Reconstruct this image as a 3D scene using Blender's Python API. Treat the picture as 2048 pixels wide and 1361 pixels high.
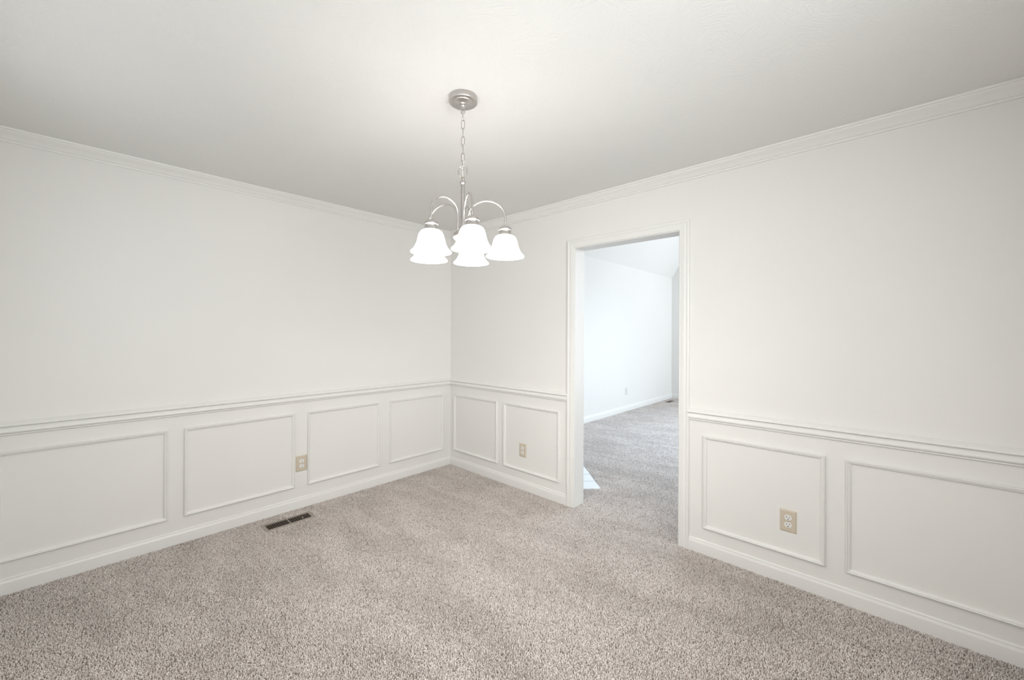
import bpy, bmesh, math, random
import numpy as np
from mathutils import Matrix, Vector

for o in list(bpy.data.objects):
    bpy.data.objects.remove(o)
sc = bpy.context.scene
col = sc.collection
random.seed(7)
rng = np.random.default_rng(11)

# ------------------------------------------------------------------ camera, light, exposure
cd = bpy.data.cameras.new('camera')
cam = bpy.data.objects.new('camera', cd)
col.objects.link(cam)
cd.sensor_width = 36.0
cd.lens = 808.94 / 2048 * 36.0
cd.shift_y = -13.4 / 2048
cd.clip_start = 0.02
F = Vector((-0.68185824, 0.73148434, 0.0))
R = Vector((0.73147849, 0.68185278, 0.004))
U = Vector((-0.00292593, -0.00272743, 0.999992))
M = Matrix.Identity(4)
for i in range(3):
    M[i][0], M[i][1], M[i][2] = R[i], U[i], -F[i]
M[0][3], M[1][3], M[2][3] = 3.3714, -2.6704, 1.37
cam.matrix_world = M
sc.camera = cam
sc.view_settings.view_transform = 'Standard'
sc.view_settings.look = 'None'
sc.view_settings.gamma = 1.0
sc.view_settings.use_curve_mapping = False
sc.view_settings.exposure = 0.06
w = bpy.data.worlds.new('daylight')
sc.world = w
w.use_nodes = True
bg = w.node_tree.nodes['Background']
bg.inputs['Color'].default_value = (0.75, 0.87, 1.0, 1)
bg.inputs['Strength'].default_value = 0.1


def area(name, loc, target, sx, sy, power, color):
    l = bpy.data.lights.new(name, 'AREA')
    l.shape = 'RECTANGLE'
    l.size, l.size_y, l.energy, l.color = sx, sy, power, color
    o = bpy.data.objects.new(name, l)
    col.objects.link(o)
    o.location = loc
    d = Vector(target) - Vector(loc)
    o.rotation_euler = d.to_track_quat('-Z', 'Y').to_euler()
    return o


SHADE_GLOW = 6.6
# daylight standing in the window openings, plus two added fill lamps (all of them out of the picture, behind or beside the camera)
DAY = (0.975, 0.99, 1.0)
area('daylight_side_window', (3.945, -2.10, 1.60), (0, -2.10, 0.80), 1.36, 1.16, 26.5, DAY)
area('fill_lamp_side', (3.94, -2.10, 1.65), (0.55, -0.4, 1.15), 1.2, 1.05, 7.3, DAY).data.spread = math.radians(80)  # added unseen lamp by the camera, aimed to brighten the far corner
area('daylight_left_window', (1.40, -3.045, 1.65), (1.40, 0, 1.45), 1.36, 1.06, 5.6, DAY)
area('daylight_middle_window', (2.90, -3.045, 1.65), (2.3, 0, 0.90), 1.36, 1.06, 6.8, DAY).data.spread = math.radians(115)
area('daylight_beyond', (4.245, 4.5, 1.72), (0, 4.5, 1.72), 2.3, 3.2, 124, (0.84, 0.92, 1.0))
area('fill_lamp_beyond', (1.75, 2.5, 3.59), (1.75, 2.5, 0.0), 1.1, 2.4, 42, (0.64, 0.81, 1.0)).data.spread = math.radians(95)  # added unseen lamp overhead to brighten the carpet beyond the opening

# ------------------------------------------------------------------ materials


def new_mat(name):
    m = bpy.data.materials.new(name)
    m.use_nodes = True
    nt = m.node_tree
    return m, nt, nt.nodes['Principled BSDF']


def setp(b, **k):
    for n, v in k.items():
        b.inputs[n.replace('_', ' ')].default_value = v


def bump(nt, b, height, strength, dist):
    n = nt.nodes.new('ShaderNodeBump')
    n.inputs['Strength'].default_value = strength
    n.inputs['Distance'].default_value = dist
    nt.links.new(height, n.inputs['Height'])
    nt.links.new(n.outputs['Normal'], b.inputs['Normal'])
    return n


def noise(nt, scale, detail=3.0, rough=0.5, vec=None, dist=0.0):
    n = nt.nodes.new('ShaderNodeTexNoise')
    n.inputs['Scale'].default_value = scale
    n.inputs['Detail'].default_value = detail
    n.inputs['Roughness'].default_value = rough
    n.inputs['Distortion'].default_value = dist
    if vec is not None:
        nt.links.new(vec, n.inputs['Vector'])
    return n


def position(nt):
    return nt.nodes.new('ShaderNodeNewGeometry').outputs['Position']


def ramp(nt, fac, stops):
    r = nt.nodes.new('ShaderNodeValToRGB')
    el = r.color_ramp.elements
    while len(el) < len(stops):
        el.new(0.5)
    for e, (p, c) in zip(el, stops):
        e.position = p
        e.color = (*c, 1)
    nt.links.new(fac, r.inputs['Fac'])
    return r


def paint(name, c, rough, rel=0.02, sc_=220):
    m, nt, b = new_mat(name)
    setp(b, Roughness=rough)
    p = position(nt)
    n1 = noise(nt, 1.3, 2, vec=p)
    r = ramp(nt, n1.outputs['Fac'], [(0.3, tuple(x * 0.985 for x in c)), (0.7, c)])
    nt.links.new(r.outputs['Color'], b.inputs['Base Color'])
    n2 = noise(nt, sc_, 3, vec=p)
    bump(nt, b, n2.outputs['Fac'], rel, 0.002)
    return m


WALL = paint('wall_paint', (0.84, 0.828, 0.798), 0.6, 0.05)
TRIM = paint('trim_paint', (0.85, 0.842, 0.813), 0.35, 0.01, 90)

# stomped ceiling texture
CEIL, nt, b = new_mat('ceiling_texture')
setp(b, Base_Color=(0.84, 0.835, 0.815, 1), Roughness=0.75)
p = position(nt)
vor = nt.nodes.new('ShaderNodeTexVoronoi')
vor.inputs['Scale'].default_value = 8.0
nt.links.new(p, vor.inputs['Vector'])
mp = nt.nodes.new('ShaderNodeVectorMath')
mp.operation = 'SCALE'
mp.inputs['Scale'].default_value = 3.1
nt.links.new(vor.outputs['Color'], mp.inputs[0])
# each stomp is a patch of streaks in its own direction
rotn = nt.nodes.new('ShaderNodeVectorRotate')
rotn.rotation_type = 'Z_AXIS'
sep = nt.nodes.new('ShaderNodeSeparateXYZ')
nt.links.new(mp.outputs['Vector'], sep.inputs[0])
nt.links.new(p, rotn.inputs['Vector'])
mul = nt.nodes.new('ShaderNodeMath')
mul.operation = 'MULTIPLY'
mul.inputs[1].default_value = 1.5
nt.links.new(sep.outputs['X'], mul.inputs[0])
nt.links.new(mul.outputs[0], rotn.inputs['Angle'])
st = nt.nodes.new('ShaderNodeVectorMath')
st.operation = 'MULTIPLY'
st.inputs[1].default_value = (30, 160, 30)
nt.links.new(rotn.outputs['Vector'], st.inputs[0])
n1 = noise(nt, 1.0, 3, 0.55, vec=st.outputs['Vector'], dist=0.7)
n2 = noise(nt, 4.5, 2, vec=p)
mm = nt.nodes.new('ShaderNodeMath')
mm.operation = 'MULTIPLY'
nt.links.new(n1.outputs['Fac'], mm.inputs[0])
nt.links.new(n2.outputs['Fac'], mm.inputs[1])
bump(nt, b, mm.outputs[0], 0.42, 0.008)

# carpet
CARPET, nt, b = new_mat('carpet_yarn')
setp(b, Roughness=0.95)
b.inputs['Specular IOR Level'].default_value = 0.05
at = nt.nodes.new('ShaderNodeAttribute')
at.attribute_name = 'shade'
base = ramp(nt, at.outputs['Fac'], [(0.0, (0.27, 0.228, 0.203)), (0.35, (0.59, 0.523, 0.483)),
                                    (0.7, (0.78, 0.717, 0.675)), (1.0, (0.91, 0.87, 0.835))])
p = position(nt)
vr = nt.nodes.new('ShaderNodeMapping')
vr.vector_type = 'TEXTURE'
vr.inputs['Rotation'].default_value = (0, 0, math.radians(8))
vr.inputs['Scale'].default_value = (2.2, 0.8, 1.0)
nt.links.new(p, vr.inputs['Vector'])
nn = noise(nt, 3.6, 4, 0.6, vec=vr.outputs['Vector'], dist=0.6)
rr = ramp(nt, nn.outputs['Fac'], [(0.38, (0.86, 0.855, 0.85)), (0.60, (1.0, 1.0, 1.0))])  # light and dark streaks of leaning pile, painted into the yarn colour
mx = nt.nodes.new('ShaderNodeMix')
mx.data_type = 'RGBA'
mx.blend_type = 'MULTIPLY'
mx.inputs[0].default_value = 1.0
nt.links.new(base.outputs['Color'], mx.inputs[6])
nt.links.new(rr.outputs['Color'], mx.inputs[7])
nt.links.new(mx.outputs[2], b.inputs['Base Color'])
BACKING, nt, b = new_mat('carpet_backing')
setp(b, Base_Color=(0.34, 0.30, 0.27, 1), Roughness=1.0)
nb = noise(nt, 300, 2, vec=position(nt))
bump(nt, b, nb.outputs['Fac'], 0.5, 0.003)


def metal(name, c, rough):
    m, nt, b = new_mat(name)
    setp(b, Base_Color=(*c, 1), Metallic=1.0, Roughness=rough)
    n = noise(nt, 60, 2, vec=position(nt))
    r = ramp(nt, n.outputs['Fac'], [(0.3, tuple(x * 0.93 for x in c)), (0.7, c)])
    nt.links.new(r.outputs['Color'], b.inputs['Base Color'])
    return m


NICKEL = metal('brushed_nickel', (0.58, 0.555, 0.535), 0.30)
nt = NICKEL.node_tree
b = nt.nodes['Principled BSDF']
tg = nt.nodes.new('ShaderNodeTangent')
tg.direction_type = 'RADIAL'
tg.axis = 'Z'
nt.links.new(tg.outputs['Tangent'], b.inputs['Tangent'])
b.inputs['Anisotropic'].default_value = 0.75


def plain(name, c, rough=0.5, **k):
    m, nt, b = new_mat(name)
    setp(b, Base_Color=(*c, 1), Roughness=rough, **k)
    n = noise(nt, 40, 2, vec=position(nt))
    r = ramp(nt, n.outputs['Fac'], [(0.3, tuple(x * 0.96 for x in c)), (0.7, c)])
    nt.links.new(r.outputs['Color'], b.inputs['Base Color'])
    return m


ALMOND = plain('almond_plastic', (0.64, 0.56, 0.45), 0.35)
WHITE_PL = plain('white_plastic', (0.86, 0.85, 0.82), 0.3)
SLOT = plain('slot_black', (0.03, 0.025, 0.02), 0.8)
STEEL = metal('screw_steel', (0.45, 0.42, 0.38), 0.4)
REG = plain('register_tan', (0.36, 0.31, 0.265), 0.45)
REG_BROWN = plain('register_brown', (0.13, 0.095, 0.07), 0.5)
DUCT = plain('duct_dark', (0.02, 0.014, 0.011), 0.9)
TILE = plain('white_tile', (0.80, 0.81, 0.82), 0.25)
GROUT = plain('grout_grey', (0.25, 0.25, 0.25), 0.9)
CORD = plain('clear_cord', (0.75, 0.74, 0.70), 0.4)

GLASS, nt, b = new_mat('lit_alabaster_glass')
setp(b, Base_Color=(0.9, 0.88, 0.84, 1), Roughness=0.3)
ng = noise(nt, 25, 3, vec=position(nt), dist=1.2)
rg = ramp(nt, ng.outputs['Fac'], [(0.3, (1.0, 0.96, 0.91)), (0.7, (1.0, 0.98, 0.94))])
nt.links.new(rg.outputs['Color'], b.inputs['Emission Color'])
b.inputs['Emission Strength'].default_value = SHADE_GLOW
BULB, nt, b = new_mat('lit_bulb')
setp(b, Base_Color=(0.9, 0.9, 0.9, 1), Roughness=0.4)
b.inputs['Emission Color'].default_value = (1.0, 0.94, 0.85, 1)
b.inputs['Emission Strength'].default_value = 78.0

# ------------------------------------------------------------------ helpers


def link_mesh(name, me, mat, parent=None):
    if mat is not None:
        me.materials.append(mat)
    o = bpy.data.objects.new(name, me)
    col.objects.link(o)
    if parent is not None:
        o.parent = parent
    return o


def obj(name, bm, mat, parent=None, smooth=False):
    bmesh.ops.recalc_face_normals(bm, faces=bm.faces[:])
    me = bpy.data.meshes.new(name)
    if smooth:
        for f in bm.faces:
            f.smooth = True
    bm.to_mesh(me)
    bm.free()
    if smooth:
        me.set_sharp_from_angle(angle=math.radians(40))
    return link_mesh(name, me, mat, parent)


def tag(o, label=None, cat=None, group=None, kind=None):
    if label:
        o['label'] = label
    if cat:
        o['category'] = cat
    if group:
        o['group'] = group
    if kind:
        o['kind'] = kind
    return o


def empty(name, loc, rz=0.0):
    o = bpy.data.objects.new(name, None)
    o.empty_display_size = 0.05
    col.objects.link(o)
    o.location = loc
    o.rotation_euler = (0, 0, rz)
    return o


def box(bm, lo, hi, bevel=0.0):
    lo, hi = Vector(lo), Vector(hi)
    r = bmesh.ops.create_cube(bm, size=1.0, matrix=Matrix.Translation((lo + hi) / 2) @
                              Matrix.Diagonal((*(hi - lo), 1)))
    if bevel > 0:
        es = {e for v in r['verts'] for e in v.link_edges}
        bmesh.ops.bevel(bm, geom=list(es), offset=bevel, segments=2, affect='EDGES', profile=0.6)


def lathe(bm, prof, seg=32, origin=(0, 0, 0)):
    ox, oy, oz = origin
    rings = []
    for r, z in prof:
        if r < 1e-6:
            rings.append([bm.verts.new((ox, oy, oz + z))])
        else:
            rings.append([bm.verts.new((ox + r * math.cos(2 * math.pi * k / seg),
                                        oy + r * math.sin(2 * math.pi * k / seg), oz + z)) for k in range(seg)])
    for a, c in zip(rings, rings[1:]):
        for k in range(seg):
            k2 = (k + 1) % seg
            if len(a) == 1 and len(c) == 1:
                continue
            if len(a) == 1:
                bm.faces.new((a[0], c[k], c[k2]))
            elif len(c) == 1:
                bm.faces.new((a[k], a[k2], c[0]))
            else:
                bm.faces.new((a[k], a[k2], c[k2], c[k]))


def tube(bm, pts, r, seg=8, closed=False):
    pts = [Vector(q) for q in pts]
    n = len(pts)
    rings = []
    prev = None
    for i, q in enumerate(pts):
        if closed:
            t = pts[(i + 1) % n] - pts[i - 1]
        else:
            t = pts[min(i + 1, n - 1)] - pts[max(i - 1, 0)]
        t.normalize()
        if prev is None:
            a = Vector((0, 0, 1)) if abs(t.z) < 0.9 else Vector((1, 0, 0))
            prev = t.cross(a).normalized()
        u = (prev - t * prev.dot(t)).normalized()
        prev = u
        v = t.cross(u)
        rings.append([bm.verts.new(q + (u * math.cos(2 * math.pi * k / seg) + v * math.sin(2 * math.pi * k / seg)) * r)
                      for k in range(seg)])
    m = n if closed else n - 1
    for i in range(m):
        a, c = rings[i], rings[(i + 1) % n]
        off = 0
        if closed and i == n - 1:
            off = min(range(seg), key=lambda s: sum((a[k].co - c[(k + s) % seg].co).length for k in range(seg)))
        for k in range(seg):
            bm.faces.new((a[k], a[(k + 1) % seg], c[(k + 1 + off) % seg], c[(k + off) % seg]))
    if not closed:
        bm.faces.new(rings[0][::-1])
        bm.faces.new(rings[-1])


class Wall:
    """A wall plane: origin, direction along the wall, inward normal."""

    def __init__(self, o, along, normal):
        self.o, self.a, self.n = Vector(o), Vector(along), Vector(normal)

    def p(self, s, d, z):
        return self.o + self.a * s + self.n * d + Vector((0, 0, z))


def strip(bm, wall, prof, a, c, up, m0=0.0, m1=0.0):
    """Sweep a moulding profile [(depth, height)] from a=(s,z) to c=(s,z) on a wall; `up` is the
    in-plane direction of the height axis; m0/m1 shift the ends by depth or height (mitres as callables)."""
    a, c, up = Vector(a), Vector(c), Vector(up)
    t = (c - a).normalized()
    e0, e1 = [], []
    for d, h in prof:
        s0 = m0(d, h) if callable(m0) else m0
        s1 = m1(d, h) if callable(m1) else m1
        q0 = a + up * h + t * s0
        q1 = c + up * h - t * s1
        e0.append(bm.verts.new(wall.p(q0.x, d, q0.y)))
        e1.append(bm.verts.new(wall.p(q1.x, d, q1.y)))
    n = len(prof)
    for i in range(n - 1):
        bm.faces.new((e0[i], e0[i + 1], e1[i + 1], e1[i]))
    bm.faces.new((e0[-1], e0[0], e1[0], e1[-1]))
    bm.faces.new(e0[::-1])
    bm.faces.new(e1)


mitre = lambda d, h: d            # inside corner
RX, RY, HC = 3.95, -3.05, 2.42    # room extents
T = 0.125                         # thickness of the wall with the doorway
X2, Y2 = -0.035, 6.0              # room beyond: left wall, far wall
X2R = 4.25
D0, D1, DH = 1.562, 2.370, 2.040  # doorway opening
WL = Wall((0, 0, 0), (0, -1, 0), (1, 0, 0))     # s = distance from the corner
WR = Wall((0, 0, 0), (1, 0, 0), (0, -1, 0))
WB = Wall((0, RY, 0), (1, 0, 0), (0, 1, 0))
WN = Wall((RX, 0, 0), (0, -1, 0), (-1, 0, 0))
W2L = Wall((X2, Y2, 0), (0, -1, 0), (1, 0, 0))  # s from the far corner
W2F = Wall((X2, Y2, 0), (1, 0, 0), (0, -1, 0))

# ------------------------------------------------------------------ shell
FZ = -0.0115                      # carpet backing level; pile tips stand at about z = 0


def shell(name, boxes, mat, label, cat):
    bm = bmesh.new()
    for lo, hi in boxes:
        box(bm, lo, hi)
    return tag(obj(name, bm, mat), label, cat, kind='structure')


shell('floor', [((-0.2, -3.3, FZ - 0.1), (4.5, 6.2, FZ))], BACKING, 'carpeted floor running through the cased opening', 'floor')
shell('wall_left', [((-0.16, -3.25, FZ), (0, 0.0, HC + 0.1))], WALL, 'long white wall on the left with four framed panels', 'wall')
shell('wall_right', [((-0.16, 0, FZ), (D0 - 0.018, T, HC + 0.1)), ((D1 + 0.018, 0, FZ), (4.4, T, HC + 0.1)),
                     ((D0 - 0.018, 0, DH + 0.018), (D1 + 0.018, T, HC + 0.1))], WALL,
      'white wall with the wide cased opening in it', 'wall')
WINA, WINB = (0.70, 2.10, 1.10, 2.20), (2.20, 3.60, 1.10, 2.20)   # windows behind the camera: x0, x1, z0, z1
PAT = (1.40, 2.80, 1.00, 2.20)                                     # window beside the camera: distance from the far corner, z0, z1
shell('wall_back', [((-0.16, RY - 0.15, FZ), (WINA[0], RY, HC + 0.1)), ((WINA[1], RY - 0.15, FZ), (WINB[0], RY, HC + 0.1)),
                    ((WINB[1], RY - 0.15, FZ), (4.1, RY, HC + 0.1)), ((WINA[0], RY - 0.15, FZ), (WINB[1], RY, WINA[2])),
                    ((WINA[0], RY - 0.15, WINA[3]), (WINB[1], RY, HC + 0.1))],
      WALL, 'white wall with two windows behind the camera', 'wall')
shell('wall_near', [((RX, RY, FZ), (RX + 0.15, -PAT[1], HC + 0.1)), ((RX, -PAT[0], FZ), (RX + 0.15, 0, HC + 0.1)),
                    ((RX, -PAT[1], FZ), (RX + 0.15, -PAT[0], PAT[2])), ((RX, -PAT[1], PAT[3]), (RX + 0.15, -PAT[0], HC + 0.1))],
      WALL, 'white wall with a window beside the camera', 'wall')
shell('ceiling', [((-0.16, RY - 0.15, HC), (4.1, 0.0, HC + 0.1))], CEIL, 'white ceiling with a brushed stomp texture', 'ceiling')
# room beyond
EAVE, TOPZ = 2.565, 3.60
run = (TOPZ - EAVE) / math.tan(math.radians(58))
shell('wall_beyond_left', [((X2 - 0.15, T, FZ), (X2, Y2, EAVE + 0.03))], WALL, 'bright white side wall seen through the opening', 'wall')
shell('wall_beyond_far', [((X2 - 0.15, Y2, FZ), (X2R + 0.2, Y2 + 0.15, TOPZ + 0.1))], WALL,
      'narrow shaded end wall at the far right of the opening', 'wall')
W2 = (3.3, 5.7, 0.08, 3.36)
shell('wall_beyond_right', [((X2R, T, FZ), (X2R + 0.15, W2[0], TOPZ + 0.1)), ((X2R, W2[1], FZ), (X2R + 0.15, Y2, TOPZ + 0.1)),
                            ((X2R, W2[0], FZ), (X2R + 0.15, W2[1], W2[2])), ((X2R, W2[0], W2[3]), (X2R + 0.15, W2[1], TOPZ + 0.1))],
      WALL, 'window wall of the room beyond', 'wall')
shell('wall_beyond_front', [((X2 - 0.15, T - 0.12, HC + 0.1), (X2R + 0.2, T, TOPZ + 0.1))], WALL,
      'upper wall above the cased opening on the far side', 'wall')
bm = bmesh.new()
pr = [(X2 - 0.05, EAVE), (X2 + run, TOPZ), (X2R + 0.2, TOPZ), (X2R + 0.2, TOPZ + 0.1), (X2 + run - 0.06, TOPZ + 0.1), (X2 - 0.15, EAVE + 0.02)]
pr[0] = (X2, EAVE)
va = [bm.verts.new((x, 0.0, z)) for x, z in pr]
vb = [bm.verts.new((x, Y2 + 0.1, z)) for x, z in pr]
for i in range(len(pr)):
    j = (i + 1) % len(pr)
    bm.faces.new((va[i], va[j], vb[j], vb[i]))
bm.faces.new(va[::-1])
bm.faces.new(vb)
tag(obj('ceiling_beyond', bm, WALL), 'sloping white ceiling of the room beyond', 'ceiling', kind='structure')


def window(name, wall, s0, s1, z0, z1, label):
    """Frame and sill in an opening; depth runs outwards from the wall face."""
    r = empty(name, wall.p((s0 + s1) / 2, 0, z0))
    tag(r, label, 'window', kind='structure')

    def b(bm, a0, a1, d0, d1, h0, h1):
        p, q = wall.p(a0, d0, h0) - Vector(r.location), wall.p(a1, d1, h1) - Vector(r.location)
        box(bm, [min(i, j) for i, j in zip(p, q)], [max(i, j) for i, j in zip(p, q)])
    bm = bmesh.new()
    for a0, a1, h0, h1 in [(s0, s0 + 0.05, z0, z1), (s1 - 0.05, s1, z0, z1), (s0, s1, z0, z0 + 0.05), (s0, s1, z1 - 0.05, z1)]:
        b(bm, a0, a1, -0.06, 0, h0, h1)
    obj('window_frame', bm, TRIM, r)
    bm = bmesh.new()
    b(bm, s0 - 0.06, s1 + 0.06, -0.02, 0.03, z0 - 0.03, z0)
    obj('window_sill', bm, TRIM, r)


window('window_1', WB, *WINA, 'white window of the dining room, behind the camera and farther from it')
window('window_2', WB, *WINB, 'white window of the dining room, right behind the camera')
window('window_3', WN, *PAT, 'white window beside the camera')
bm = bmesh.new()
for lo, hi in [((1.12, 1.22, 3.55), (1.19, 3.78, TOPZ)), ((2.31, 1.22, 3.55), (2.38, 3.78, TOPZ)), ((1.19, 1.22, 3.55), (2.31, 1.29, TOPZ)),
               ((1.19, 3.71, 3.55), (2.31, 3.78, TOPZ))]:
    box(bm, lo, hi)
tag(obj('fill_lamp_frame', bm, TRIM), 'unseen white frame added around the overhead lamp of the room beyond', 'window', kind='structure')  # made-up frame for the added overhead lamp; ceiling stays closed
window('window_4', Wall((X2R, 0, 0), (0, 1, 0), (-1, 0, 0)), *W2, 'tall white patio window of the room beyond')

# ------------------------------------------------------------------ mouldings
BASE = [(0, FZ), (0.012, FZ), (0.012, 0.056), (0.0115, 0.059), (0.0095, 0.063), (0.007, 0.070), (0.0065, 0.0725),
        (0.0075, 0.0745), (0.006, 0.079), (0.003, 0.081), (0, 0.081)]
RAIL = [(0, 0.8255), (0.010, 0.8255), (0.013, 0.828), (0.013, 0.8315), (0.0095, 0.8335), (0.014, 0.8355), (0.0190, 0.840),
        (0.0205, 0.846), (0.0185, 0.853), (0.0135, 0.860), (0.0115, 0.8655), (0.0130, 0.8690), (0.0270, 0.8735), (0.0300, 0.877),
        (0.0285, 0.882), (0.021, 0.887), (0.011, 0.892), (0.004, 0.897), (0, 0.8985)]
CROWN = [(0, 2.357), (0.009, 2.357), (0.011, 2.361), (0.010, 2.366), (0.014, 2.368), (0.017, 2.371), (0.021, 2.378),
         (0.028, 2.386), (0.038, 2.394), (0.046, 2.401), (0.050, 2.407), (0.051, 2.410), (0.058, 2.411), (0.060, 2.415),
         (0.060, HC), (0, HC)]


def run_mould(name, wall, prof, s0, s1, m0, m1, label, cat):
    bm = bmesh.new()
    strip(bm, wall, prof, (s0, 0), (s1, 0), (0, 1), m0, m1)
    o = obj(name, bm, TRIM, smooth=True)
    return tag(o, label, cat, kind='structure')


CAS = 0.064
run_mould('baseboard_left', WL, BASE, 0, -RY, mitre, mitre, 'white baseboard along the left wall above the carpet', 'baseboard')
run_mould('baseboard_right', WR, BASE, 0, D0 - CAS, mitre, 0, 'short white baseboard between the corner and the opening', 'baseboard')
run_mould('baseboard_right', WR, BASE, D1 + CAS, RX, 0, mitre, 'white baseboard on the wall right of the opening', 'baseboard')
run_mould('baseboard_back', WB, BASE, 0, RX, mitre, mitre, 'white baseboard behind the camera', 'baseboard')
run_mould('baseboard_near', WN, BASE, 0, -RY, mitre, mitre, 'white baseboard beside the camera', 'baseboard')
B2 = [(d * 1.1, z * 1.15 if z > 0 else z) for d, z in BASE]
run_mould('baseboard_beyond_left', W2L, B2, 0, Y2 - T, mitre, 0, 'white baseboard of the bright side wall beyond the opening', 'baseboard')
run_mould('baseboard_beyond_far', W2F, B2, 0, X2R - X2, mitre, 0, 'white baseboard of the shaded end wall beyond the opening', 'baseboard')
tn = [0]


def tname():
    tn[0] += 1
    return 'trim_%d' % tn[0]


run_mould(tname(), WL, CROWN, 0, -RY, mitre, mitre, 'white crown moulding at the top of the left wall', 'crown moulding')
run_mould(tname(), WR, CROWN, 0, RX, mitre, mitre, 'white crown moulding above the cased opening', 'crown moulding')
run_mould(tname(), WB, CROWN, 0, RX, mitre, mitre, 'white crown moulding behind the camera', 'crown moulding')
run_mould(tname(), WN, CROWN, 0, -RY, mitre, mitre, 'white crown moulding beside the camera', 'crown moulding')
run_mould(tname(), WL, RAIL, 0, -RY, mitre, mitre, 'white chair rail along the left wall', 'chair rail')
run_mould(tname(), WR, RAIL, 0, D0 - CAS, mitre, 0, 'short white chair rail between the corner and the opening', 'chair rail')
run_mould(tname(), WR, RAIL, D1 + CAS, RX, 0, mitre, 'white chair rail on the wall right of the opening', 'chair rail')
run_mould(tname(), WB, RAIL, 0, RX, mitre, mitre, 'white chair rail behind the camera', 'chair rail')

PANEL = [(0, 0), (0.0135, 0), (0.0165, 0.0012), (0.0180, 0.0038), (0.0172, 0.0065), (0.0130, 0.0082), (0.0146, 0.0098),
         (0.0140, 0.0128), (0.0115, 0.0158), (0.0092, 0.0178), (0.0080, 0.019), (0, 0.019)]


def panel(wall, s0, s1, z0, z1, label):
    """Picture-frame moulding: four mitred strips."""
    r = empty(tname(), wall.p((s0 + s1) / 2, 0, z0))
    tag(r, label, 'panel moulding', kind='structure')
    w2 = Wall(wall.o - Vector(r.location), wall.a, wall.n)
    mit = lambda d, h: h
    for a, c, up in [((s0, z0), (s1, z0), (0, 1)), ((s0, z1), (s1, z1), (0, -1)),
                     ((s0, z0), (s0, z1), (1, 0)), ((s1, z0), (s1, z1), (-1, 0))]:
        bm = bmesh.new()
        strip(bm, w2, PANEL, a, c, up, mit, mit)
        obj('moulding_strip', bm, TRIM, r, smooth=True)


zl0, zl1, zr0, zr1 = 0.168, 0.741, 0.160, 0.736
panel(WL, 0.099, 0.714, zl0, zl1, 'raised panel frame on the left wall nearest the corner')
panel(WL, 0.811, 1.430, zl0, zl1, 'raised panel frame just right of the outlet on the left wall')
panel(WL, 1.524, 2.196, zl0, zl1, 'raised panel frame just left of the outlet on the left wall')
panel(WL, 2.277, 2.962, zl0, zl1, 'raised panel frame at the near end of the left wall')
panel(WR, 0.072, 0.703, zr0, zr1, 'empty raised panel frame between the corner and the outlet panel')
panel(WR, 0.791, 1.416, zr0, zr1, 'raised panel frame around the outlet left of the opening')
panel(WR, 2.525, 3.130, zr0, zr1, 'raised panel frame around the outlet right of the opening')
panel(WR, 3.213, 3.860, zr0 + 0.003, zr1, 'empty raised panel frame at the right edge of the view')

# cased opening
CASING = [(0, 0), (0.009, 0), (0.011, 0.003), (0.010, 0.007), (0.0115, 0.010), (0.0125, 0.030), (0.0135, 0.040), (0.012, 0.043),
          (0.016, 0.047), (0.017, 0.055), (0.017, 0.062), (0.0155, CAS), (0, CAS)]
r = empty('trim_%d' % (tn[0] + 1), ((D0 + D1) / 2, 0, 0))
tn[0] += 1
tag(r, 'white cased opening leading to the bright room beyond', 'doorway', kind='structure')
off = Vector(r.location)
for lo, hi in [((D0 - 0.018, -0.002, FZ + 0.006), (D0, T + 0.002, DH)), ((D1, -0.002, FZ + 0.006), (D1 + 0.018, T + 0.002, DH)),
               ((D0 - 0.018, -0.002, DH), (D1 + 0.018, T + 0.002, DH + 0.018))]:
    bm = bmesh.new()
    box(bm, Vector(lo) - off, Vector(hi) - off)
    obj('jamb', bm, TRIM, r)
RV = 0.004                          # reveal between jamb edge and casing
for wl in (Wall(Vector((0, 0, 0)) - off, (1, 0, 0), (0, -1, 0)), Wall(Vector((0, T, 0)) - off, (1, 0, 0), (0, 1, 0))):
    z1 = DH + RV
    mt = lambda d, h: -h
    for a, c, up, m0, m1 in [((D0 - RV, FZ + 0.004), (D0 - RV, z1), (-1, 0), 0, mt), ((D1 + RV, FZ + 0.004), (D1 + RV, z1), (1, 0), 0, mt),
                             ((D0 - RV, z1), (D1 + RV, z1), (0, 1), mt, mt)]:
        bm = bmesh.new()
        strip(bm, wl, CASING, a, c, up, m0, m1)
        obj('casing', bm, TRIM, r, smooth=True)

# ------------------------------------------------------------------ chandelier
CX, CY = 1.9812, -1.5043
ch = empty('chandelier', (CX, CY, HC))
tag(ch, 'brushed nickel chandelier with five lit white glass bell shades, hung by a chain', 'chandelier')
Z = lambda z: z - HC
bm = bmesh.new()
lathe(bm, [(0, 0), (0.062, 0), (0.063, -0.002), (0.063, -0.0215), (0.0615, -0.024), (0.058, -0.0248), (0.0465, -0.0254), (0.0455, -0.0280),
           (0.043, -0.0288), (0.022, -0.0315), (0.014, -0.035), (0.0095, -0.041), (0.0085, -0.048), (0.011, -0.050), (0.0105, -0.055), (0, -0.056)], 48)
can = obj('canopy', bm, NICKEL, ch, smooth=True)


def oval(cx, cz, wdt, hgt, ang, rad, n=20, tilt=0.0):
    pts = []
    hw, hh = wdt / 2, hgt / 2
    for k in range(n):
        a = 2 * math.pi * k / n
        x = hw * math.copysign(abs(math.cos(a)) ** 0.8, math.cos(a))
        z = hh * math.copysign(abs(math.sin(a)) ** 0.8, math.sin(a))
        x, z = x + z * tilt, z
        pts.append((cx + x * math.cos(ang), x * math.sin(ang), cz + z))
    return pts


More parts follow.
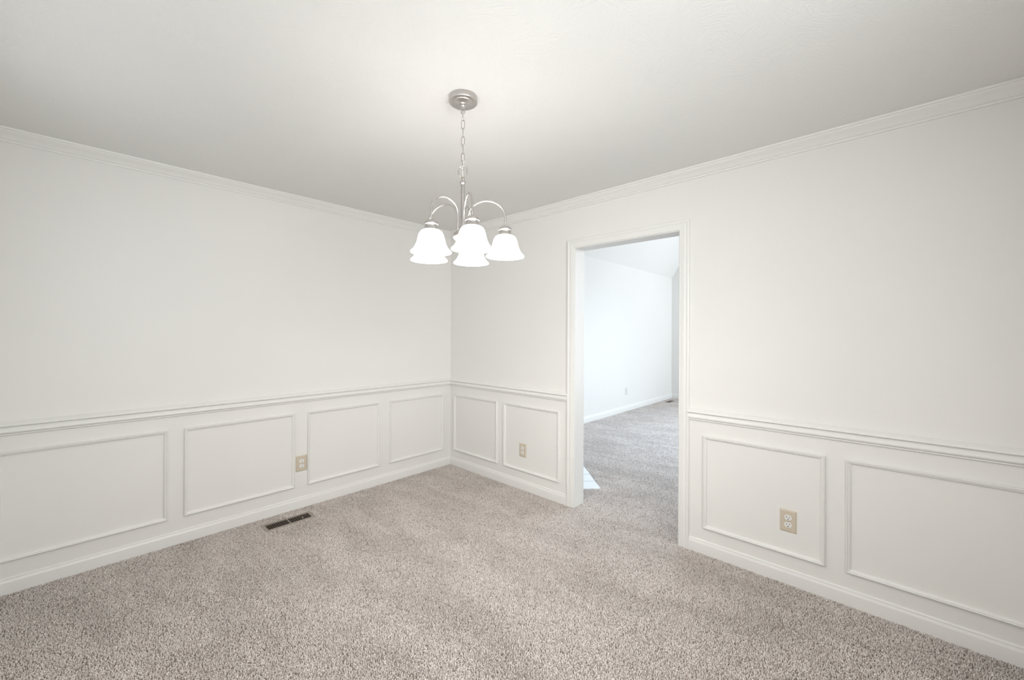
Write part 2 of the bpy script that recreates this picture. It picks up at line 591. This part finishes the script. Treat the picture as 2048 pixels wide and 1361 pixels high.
bm = bmesh.new()
tube(bm, oval(0, -0.063, 0.017, 0.020, math.radians(40), 0.002), 0.0021, 6, True)
obj('canopy_loop', bm, NICKEL, can, smooth=True)
z = -0.0655
face = math.radians(43)             # a broad link turns its face to the camera at this angle
nl = 7
pitch = (2.365 - 2.108) / nl
for k in range(nl):
    bm = bmesh.new()
    ang = (face if k % 2 == 1 else face + math.pi / 2) + random.uniform(-0.25, 0.25)
    tube(bm, oval(0, Z(2.352 - (k + 0.5) * pitch + 0.002), 0.0155, pitch + 0.0045, ang, 0.0016), 0.0019, 6, True)
    obj('chain_link', bm, NICKEL, ch, smooth=True)
bm = bmesh.new()
tube(bm, oval(0, Z(2.090), 0.037, 0.050, math.radians(52), 0.0018, 28, 0.12), 0.0027, 8, True)
obj('ring', bm, NICKEL, ch, smooth=True)
bm = bmesh.new()
tube(bm, [(0.001 * math.sin(i * 1.3), 0.001 * math.cos(i * 1.1), Z(2.36 - i * (0.30 / 14))) for i in range(15)], 0.0009, 6)
obj('cord', bm, CORD, ch, smooth=True)
bm = bmesh.new()
tube(bm, [(0.005 * math.cos(a) * 0.68, 0.005 * math.cos(a) * 0.73, Z(2.064) + 0.009 * math.sin(a)) for a in np.linspace(0, math.pi, 9)], 0.002, 6)
lathe(bm, [(0.0, 2.0655), (0.0065, 2.0645), (0.0075, 2.0615), (0.005, 2.060), (0.0085, 2.0575), (0.0085, 2.0545), (0.006, 2.053),
           (0.009, 2.049), (0.0125, 2.043), (0.0132, 2.038), (0.0115, 2.031), (0.009, 2.027), (0.0, 2.026)], 24, (0, 0, -HC))
obj('finial', bm, NICKEL, ch, smooth=True)
bm = bmesh.new()
lathe(bm, [(0, 2.029), (0.0085, 2.029), (0.0085, 1.83), (0, 1.83)], 24, (0, 0, -HC))
obj('stem', bm, NICKEL, ch, smooth=True)
bm = bmesh.new()
lathe(bm, [(0, 1.842), (0.012, 1.842), (0.014, 1.836), (0.012, 1.831), (0.022, 1.826), (0.034, 1.819), (0.041, 1.808), (0.042, 1.798),
           (0.038, 1.788), (0.028, 1.781), (0.018, 1.777), (0.012, 1.772), (0.014, 1.766), (0.012, 1.759), (0.006, 1.754), (0, 1.752)],
      32, (0, 0, -HC))
obj('hub', bm, NICKEL, ch, smooth=True)

SHADE = [(0.0285, 1.8045), (0.0345, 1.8032), (0.0435, 1.7975), (0.0495, 1.7885), (0.0540, 1.7760), (0.0570, 1.7630), (0.0600, 1.7505),
         (0.0650, 1.7380), (0.0710, 1.7270), (0.0770, 1.7195), (0.0830, 1.7145), (0.0855, 1.7100), (0.0850, 1.7085),
         (0.0830, 1.7090), (0.0795, 1.7130), (0.0740, 1.7185), (0.0680, 1.7265), (0.0625, 1.7370), (0.0577, 1.7490), (0.0545, 1.7620),
         (0.0515, 1.7750), (0.0470, 1.7865), (0.0410, 1.7945), (0.0335, 1.7998), (0.0285, 1.8012)]
for ang, rad in [(41.3, 0.190), (125.2, 0.166), (-166.2, 0.192), (-97.7, 0.155), (-26.8, 0.171)]:
    a = math.radians(ang)
    ca, sa = math.cos(a), math.sin(a)
    P = lambda rr_, zz: (rr_ * ca, rr_ * sa, Z(zz))
    r0 = 0.024
    pts = [P(r0, 1.818), P(r0, 1.84), P(r0, 1.87)]
    cr = (rad - r0) / 2
    zc = 1.9585 - min(cr, 0.075)
    vs = min(cr, 0.075) / cr
    for t in np.linspace(math.pi, 0, 17):
        pts.append(P(r0 + cr + cr * math.cos(t), zc + cr * vs * math.sin(t)))
    pts += [P(rad, 1.865), P(rad, 1.843)]
    bm = bmesh.new()
    tube(bm, pts, 0.0045, 10)
    obj('arm', bm, NICKEL, ch, smooth=True)
    o3 = (rad * ca, rad * sa, -HC)
    bm = bmesh.new()
    lathe(bm, [(0, 1.849), (0.007, 1.849), (0.0085, 1.8455), (0.016, 1.8435), (0.0235, 1.840), (0.0285, 1.8345), (0.0298, 1.829),
               (0.0290, 1.8265), (0.0265, 1.8250), (0.0262, 1.821), (0.0265, 1.816), (0.0285, 1.811), (0.0322, 1.806), (0.0327, 1.8035), (0.0, 1.8035)], 32, o3)
    obj('shade_holder', bm, NICKEL, ch, smooth=True)
    bm = bmesh.new()
    lathe(bm, SHADE, 40, o3)
    sh = obj('glass_shade', bm, GLASS, ch, smooth=True)
    bm = bmesh.new()
    lathe(bm, [(0, 1.797), (0.013, 1.797), (0.013, 1.783), (0.019, 1.771), (0.026, 1.757), (0.028, 1.745), (0.025, 1.732),
               (0.018, 1.7235), (0.008, 1.7195), (0, 1.719)], 20, o3)
    obj('bulb', bm, BULB, sh, smooth=True)

# ------------------------------------------------------------------ outlets


def outlet(wall, s, z, wd, ht, plate, label, group='duplex outlets on the walls'):
    r = empty('outlet', wall.p(s, 0, z))
    tag(r, label, 'outlet', group)
    w2 = Wall((0, 0, 0), wall.a, wall.n)

    def wbox(bm, s0, s1, d0, d1, z0, z1, bv=0.0):
        a, c = w2.p(s0, d0, z0), w2.p(s1, d1, z1)
        box(bm, [min(i, j) for i, j in zip(a, c)], [max(i, j) for i, j in zip(a, c)], bv)
    bm = bmesh.new()
    pr_ = [(0, 0), (0.002, 0), (0.0055, 0.005), (0.006, 0.008)]
    hw, hh = wd / 2, ht / 2
    rings = []
    for d, i in pr_:
        rings.append([bm.verts.new(w2.p(x, d, zz)) for x, zz in [(-hw + i, -hh + i), (hw - i, -hh + i), (hw - i, hh - i), (-hw + i, hh - i)]])
    for a_, c_ in zip(rings, rings[1:]):
        for k in range(4):
            bm.faces.new((a_[k], a_[(k + 1) % 4], c_[(k + 1) % 4], c_[k]))
    bm.faces.new(rings[-1])
    bm.faces.new(rings[0][::-1])
    obj('cover_plate', bm, plate, r)
    for sg in (1, -1):
        zc_ = sg * 0.0195
        bm = bmesh.new()
        # rounded face with flats at the top and bottom
        pts = []
        for k in range(28):
            t = 2 * math.pi * k / 28
            pts.append((0.0172 * math.cos(t), max(-0.0142, min(0.0142, 0.0172 * math.sin(t)))))
        f0 = [bm.verts.new(w2.p(x, 0.0045, zc_ + y)) for x, y in pts]
        f1 = [bm.verts.new(w2.p(x, 0.0075, zc_ + y)) for x, y in pts]
        f2 = [bm.verts.new(w2.p(x * 0.95, 0.0085, zc_ + y * 0.95)) for x, y in pts]
        for a_, c_ in ((f0, f1), (f1, f2)):
            for k in range(28):
                bm.faces.new((a_[k], a_[(k + 1) % 28], c_[(k + 1) % 28], c_[k]))
        bm.faces.new(f2)
        rec = obj('receptacle', bm, WHITE_PL, r, smooth=True)
        for x, hgt in ((-0.0065, 0.0095), (0.0065, 0.0075)):
            bm = bmesh.new()
            wbox(bm, x - 0.0013, x + 0.0013, 0.0078, 0.0088, zc_ + 0.0045 - hgt / 2, zc_ + 0.0045 + hgt / 2)
            obj('slot', bm, SLOT, rec)
        bm = bmesh.new()
        g0 = [(0.0028 * math.cos(t), 0.0028 * math.sin(t) - 0.0075) for t in np.linspace(0, math.pi * 2, 12, endpoint=False)]
        a_ = [bm.verts.new(w2.p(x, 0.0078, zc_ + y)) for x, y in g0]
        c_ = [bm.verts.new(w2.p(x, 0.0088, zc_ + y)) for x, y in g0]
        for k in range(12):
            bm.faces.new((a_[k], a_[(k + 1) % 12], c_[(k + 1) % 12], c_[k]))
        bm.faces.new(c_)
        obj('ground_hole', bm, SLOT, rec)
    bm = bmesh.new()
    a_ = [bm.verts.new(w2.p(0.003 * math.cos(t), 0.0055, 0.003 * math.sin(t))) for t in np.linspace(0, math.pi * 2, 12, endpoint=False)]
    c_ = [bm.verts.new(w2.p(0.0022 * math.cos(t), 0.0070, 0.0022 * math.sin(t))) for t in np.linspace(0, math.pi * 2, 12, endpoint=False)]
    for k in range(12):
        bm.faces.new((a_[k], a_[(k + 1) % 12], c_[(k + 1) % 12], c_[k]))
    bm.faces.new(c_)
    obj('screw', bm, STEEL, r, smooth=True)
    return r


outlet(WL, 1.4725, 0.343, 0.082, 0.121, ALMOND, 'almond outlet plate squeezed between two panel frames on the left wall')
outlet(WR, 1.0195, 0.3415, 0.081, 0.117, ALMOND, 'small almond outlet inside the panel left of the opening')
outlet(WR, 2.9685, 0.342, 0.077, 0.121, ALMOND, 'almond outlet inside the panel right of the opening')
GREY_PL = plain('light_grey_plastic', (0.70, 0.70, 0.70), 0.4)
outlet(W2L, Y2 - 3.96, 0.352, 0.080, 0.122, GREY_PL, 'pale grey outlet low on the bright wall of the room beyond')

# ------------------------------------------------------------------ floor registers


def register(x0, x1, y0, y1, label, fine):
    """Floor register, long side along y."""
    cx, cy = (x0 + x1) / 2, (y0 + y1) / 2
    r = empty('floor_register', (cx, cy, FZ))
    tag(r, label, 'floor vent', 'floor registers')
    hx, hy = (x1 - x0) / 2, (y1 - y0) / 2
    ix, iy = hx - 0.024, hy - 0.020
    zt = 0.0085
    bm = bmesh.new()
    outer = [(-hx, -hy), (hx, -hy), (hx, hy), (-hx, hy)]
    mid = [(-hx + 0.007, -hy + 0.007), (hx - 0.007, -hy + 0.007), (hx - 0.007, hy - 0.007), (-hx + 0.007, hy - 0.007)]
    inner = [(-ix, -iy), (ix, -iy), (ix, iy), (-ix, iy)]
    lv = [[bm.verts.new((x, y, zz)) for x, y in ring] for ring, zz in ((outer, 0.002), (outer, 0.005), (mid, zt), (inner, zt), (inner, 0.0005))]
    for a_, c_ in zip(lv, lv[1:]):
        for k in range(4):
            bm.faces.new((a_[k], a_[(k + 1) % 4], c_[(k + 1) % 4], c_[k]))
    obj('frame', bm, REG, r)
    bm = bmesh.new()
    box(bm, (-ix, -iy, 0.0002), (ix, iy, 0.0008))
    obj('duct_opening', bm, DUCT, r)
    bm = bmesh.new()
    box(bm, (-ix, -0.003, 0.001), (ix, 0.003, zt), 0.0008)
    obj('divider', bm, REG, r)
    n = 10
    prev = None
    tot = bmesh.new()
    for half in (-1, 1):
        for k in range(n):
            yc = half * (0.004 + (k + 0.75) * (iy - 0.004) / (n + 0.25))
            bm = bmesh.new() if fine else tot
            # thin tilted blade
            t = 0.0016
            vs = [bm.verts.new((sx * ix, yc + dy, zz)) for sx in (-1, 1) for dy, zz in
                  ((-0.0016, 0.0038), (0.0010, 0.0038), (0.0022, zt - 0.0012), (-0.0004, zt - 0.0012))]
            for q in ((0, 1, 2, 3), (7, 6, 5, 4), (0, 4, 5, 1), (1, 5, 6, 2), (2, 6, 7, 3), (3, 7, 4, 0)):
                bm.faces.new([vs[i] for i in q])
            if fine:
                obj('louver', bm, REG_BROWN, r)
    if fine:
        tot.free()
    else:
        tag(obj('louver', tot, REG_BROWN, r), kind='stuff')
    bm = bmesh.new()
    box(bm, (0.010, iy - 0.062, 0.004), (0.022, iy - 0.052, zt + 0.003), 0.001)
    obj('damper_lever', bm, REG, r)


V1 = (0.109, 0.250, -1.785, -1.455)
V2 = (0.055, 0.185, 5.365, 5.690)
register(*V1, 'tan floor register with brown louvers in the carpet by the left wall', True)
register(*V2, 'dark floor register in the far corner of the room beyond', False)

# ------------------------------------------------------------------ tiled floor corner beyond the opening
tu = Vector((-0.6836, -0.7299, 0)).normalized()     # along the near edge, toward the hidden side
tv = Vector((-0.7299, 0.6836, 0)).normalized()      # along the carpet edge
T0 = Vector((1.508, 0.495, 0))
th = empty('floor_tiled', (T0.x, T0.y, FZ))
tag(th, 'white tiled floor patch set at an angle in the carpet beyond the opening', 'tile floor', kind='structure')
TU, TV, ROW = 0.46, 1.60, 0.186


def quadbox(bm, u0, u1, v0, v1, z0, z1, bv=0.0):
    vs = []
    for zz in (z0, z1):
        i = bv if zz == z1 else 0
        for uu, vv in ((u0 + i, v0 + i), (u1 - i, v0 + i), (u1 - i, v1 - i), (u0 + i, v1 - i)):
            q = tu * uu + tv * vv
            vs.append(bm.verts.new((q.x, q.y, zz)))
    for q in ((3, 2, 1, 0), (4, 5, 6, 7), (0, 1, 5, 4), (1, 2, 6, 5), (2, 3, 7, 6), (3, 0, 4, 7)):
        bm.faces.new([vs[i] for i in q])


bm = bmesh.new()
quadbox(bm, 0, TU, 0, TV, 0.0, 0.0022)
obj('grout_bed', bm, GROUT, th)
vv = 0.0
row = 0
while vv < TV - 0.02:
    for u0, u1 in ((0.0, 0.228), (0.232, TU)):
        bm = bmesh.new()
        dz = 0.0002 * ((row * 7) % 3)
        quadbox(bm, u0, u1, vv + (0.0035 if row else 0), min(vv + ROW - 0.0035, TV), 0.001, 0.0058 + dz, 0.0012)
        obj('tile', bm, TILE, th)
    vv += ROW
    row += 1

# ------------------------------------------------------------------ carpet pile (one object; geometry nodes lay the patches)
CELL = 0.25
SIDES = 4


def tufts(x, y):
    """Short leaning yarn ends at x,y: returns verts, quads/tris arrays, per-vertex shade."""
    n = len(x)
    h = rng.uniform(0.0085, 0.0128, n)
    la = rng.uniform(0, 2 * np.pi, n)
    ll = rng.uniform(0.0005, 0.0075, n)
    lx, ly = ll * np.cos(la), ll * np.sin(la)
    r = rng.uniform(0.0023, 0.0033, n)
    a0 = rng.uniform(0, 2 * np.pi, n)
    V = np.zeros((n, 2 * SIDES + 1, 3))
    for ring, (fz, fr, fl) in enumerate([(0.0, 0.85, 0.0), (0.68, 1.05, 0.55)]):
        for k in range(SIDES):
            a = a0 + 2 * np.pi * k / SIDES + ring * 0.6
            V[:, ring * SIDES + k, 0] = x + lx * fl + r * fr * np.cos(a)
            V[:, ring * SIDES + k, 1] = y + ly * fl + r * fr * np.sin(a)
            V[:, ring * SIDES + k, 2] = FZ + h * fz
    V[:, -1, 0] = x + lx
    V[:, -1, 1] = y + ly
    V[:, -1, 2] = FZ + h
    tri = []
    S = SIDES
    for k in range(S):
        k2 = (k + 1) % S
        tri += [(k, k2, S + k2), (k, S + k2, S + k), (S + k, S + k2, 2 * S)]
    tri = np.array(tri)
    nv = 2 * S + 1
    Fc = (np.arange(n)[:, None, None] * nv + tri[None]).reshape(-1, 3)
    sh = np.clip(rng.normal(0.56, 0.21, n), 0, 1)
    sh = np.repeat(sh[:, None], nv, 1)
    sh[:, :S] *= 0.75
    return V.reshape(-1, 3), Fc, sh.reshape(-1)


def grid(x0, x1, y0, y1, pitch=0.0055):
    nx, ny = max(1, round((x1 - x0) / pitch)), max(1, round((y1 - y0) / pitch))
    gx, gy = np.meshgrid((np.arange(nx) + 0.5) / nx * (x1 - x0) + x0, (np.arange(ny) + 0.5) / ny * (y1 - y0) + y0)
    gx = gx.ravel() + rng.uniform(-0.0022, 0.0022, gx.size)
    gy = gy.ravel() + rng.uniform(-0.0022, 0.0022, gy.size)
    return gx, gy


Vs, Fs, Sh, Kd = [], [], [], []
base_i = 0


def push(V, Fc, sh, kind):
    global base_i
    Vs.append(V)
    Fs.append(Fc + base_i)
    Sh.append(sh)
    Kd.append(np.full(len(V), kind))
    base_i += len(V)


for k in range(4):
    gx, gy = grid(-CELL / 2, CELL / 2, -CELL / 2, CELL / 2)
    push(*tufts(gx, gy), k + 1)


def blocked(x, y):
    m = np.zeros(x.shape, bool)
    for v in (V1, V2):
        m |= (x > v[0] - 0.002) & (x < v[1] + 0.002) & (y > v[2] - 0.002) & (y < v[3] + 0.002)
    u = (x - T0.x) * tu.x + (y - T0.y) * tu.y
    vv_ = (x - T0.x) * tv.x + (y - T0.y) * tv.y
    m |= (u > -0.002) & (u < TU + 0.003) & (vv_ > -0.002) & (vv_ < TV + 0.003)
    return m


cells = []


def lay(x0, x1, y0, y1):
    nx, ny = round((x1 - x0) / CELL), max(1, round((y1 - y0) / CELL))
    cw, chh = (x1 - x0) / nx, (y1 - y0) / ny
    for i in range(nx):
        for j in range(ny):
            a, c = x0 + i * cw, y0 + j * chh
            tx, ty = np.meshgrid(np.linspace(a, a + cw, 12), np.linspace(c, c + chh, 12))
            if blocked(tx, ty).any():
                gx, gy = grid(a, a + cw, c, c + chh)
                keep = ~blocked(gx, gy)
                if keep.any():
                    push(*tufts(gx[keep], gy[keep]), 0)
            else:
                q = random.randrange(4)
                sx, sy = cw / CELL, chh / CELL
                if q % 2:
                    sx, sy = sy, sx
                cells.append((a + cw / 2, c + chh / 2, q * math.pi / 2, sx, sy, random.randrange(4)))


lay(0.006, RX - 0.006, RY + 0.006, -0.006)
lay(X2 + 0.006, X2R - 0.006, T + 0.006, Y2 - 0.006)
gx, gy = grid(D0 + 0.002, D1 - 0.002, -0.006, T + 0.006)
push(*tufts(gx, gy), 0)
nc = len(cells)
V = np.concatenate(Vs + [np.array([(c[0], c[1], 0.0) for c in cells])])
Fc = np.concatenate(Fs)
nstat = base_i
me = bpy.data.meshes.new('carpet_pile')
me.vertices.add(len(V))
me.vertices.foreach_set('co', V.astype(np.float32).ravel())
me.loops.add(Fc.size)
me.loops.foreach_set('vertex_index', Fc.astype(np.int32).ravel())
me.polygons.add(len(Fc))
me.polygons.foreach_set('loop_start', np.arange(0, Fc.size, 3, dtype=np.int32))
me.update(calc_edges=True)


def attr(name, typ, data, key='value'):
    a = me.attributes.new(name, typ, 'POINT')
    a.data.foreach_set(key, np.ascontiguousarray(data).ravel())


attr('shade', 'FLOAT', np.concatenate(Sh + [np.zeros(nc)]).astype(np.float32))
attr('kind', 'INT', np.concatenate(Kd + [np.full(nc, 9)]).astype(np.int32))
z0 = np.zeros(nstat)
attr('turn', 'FLOAT', np.concatenate([z0, [c[2] for c in cells]]).astype(np.float32))
attr('pick', 'INT', np.concatenate([z0, [c[5] for c in cells]]).astype(np.int32))
attr('stretch', 'FLOAT_VECTOR', np.concatenate([np.ones((nstat, 3)), [(c[3], c[4], 1.0) for c in cells]]).astype(np.float32), 'vector')
carpet = link_mesh('carpet_pile', me, CARPET)
tag(carpet, 'beige-grey speckled carpet pile covering both rooms', 'carpet', kind='stuff')
ng = bpy.data.node_groups.new('lay_pile', 'GeometryNodeTree')
ng.interface.new_socket('Geometry', in_out='INPUT', socket_type='NodeSocketGeometry')
ng.interface.new_socket('Geometry', in_out='OUTPUT', socket_type='NodeSocketGeometry')
N = ng.nodes.new
Lk = ng.links.new
gi, go = N('NodeGroupInput'), N('NodeGroupOutput')


def named(name, typ):
    n = N('GeometryNodeInputNamedAttribute')
    n.data_type = typ
    n.inputs['Name'].default_value = name
    return [s for s in n.outputs if s.enabled and s.name == 'Attribute'][0]


kd = named('kind', 'INT')


def separate(k):
    c = N('FunctionNodeCompare')
    c.data_type = 'INT'
    c.operation = 'EQUAL'
    ins = [s for s in c.inputs if s.enabled]
    Lk(kd, ins[0])
    ins[1].default_value = k
    s = N('GeometryNodeSeparateGeometry')
    s.domain = 'POINT'
    Lk(gi.outputs[0], s.inputs['Geometry'])
    Lk(c.outputs[0], s.inputs['Selection'])
    return s.outputs['Selection']


jn = N('GeometryNodeJoinGeometry')
for k in range(4):
    g2 = N('GeometryNodeGeometryToInstance')
    Lk(separate(k + 1), g2.inputs[0])
    Lk(g2.outputs[0], jn.inputs[0])
mp_ = N('GeometryNodeMeshToPoints')
Lk(separate(9), mp_.inputs['Mesh'])
io = N('GeometryNodeInstanceOnPoints')
Lk(mp_.outputs[0], io.inputs['Points'])
Lk(jn.outputs[0], io.inputs['Instance'])
io.inputs['Pick Instance'].default_value = True
Lk(named('pick', 'INT'), io.inputs['Instance Index'])
cx_ = N('ShaderNodeCombineXYZ')
Lk(named('turn', 'FLOAT'), cx_.inputs['Z'])
Lk(cx_.outputs[0], io.inputs['Rotation'])
Lk(named('stretch', 'FLOAT_VECTOR'), io.inputs['Scale'])
j2 = N('GeometryNodeJoinGeometry')
Lk(separate(0), j2.inputs[0])
Lk(io.outputs[0], j2.inputs[0])
Lk(j2.outputs[0], go.inputs[0])
md = carpet.modifiers.new('lay_pile', 'NODES')
md.node_group = ng
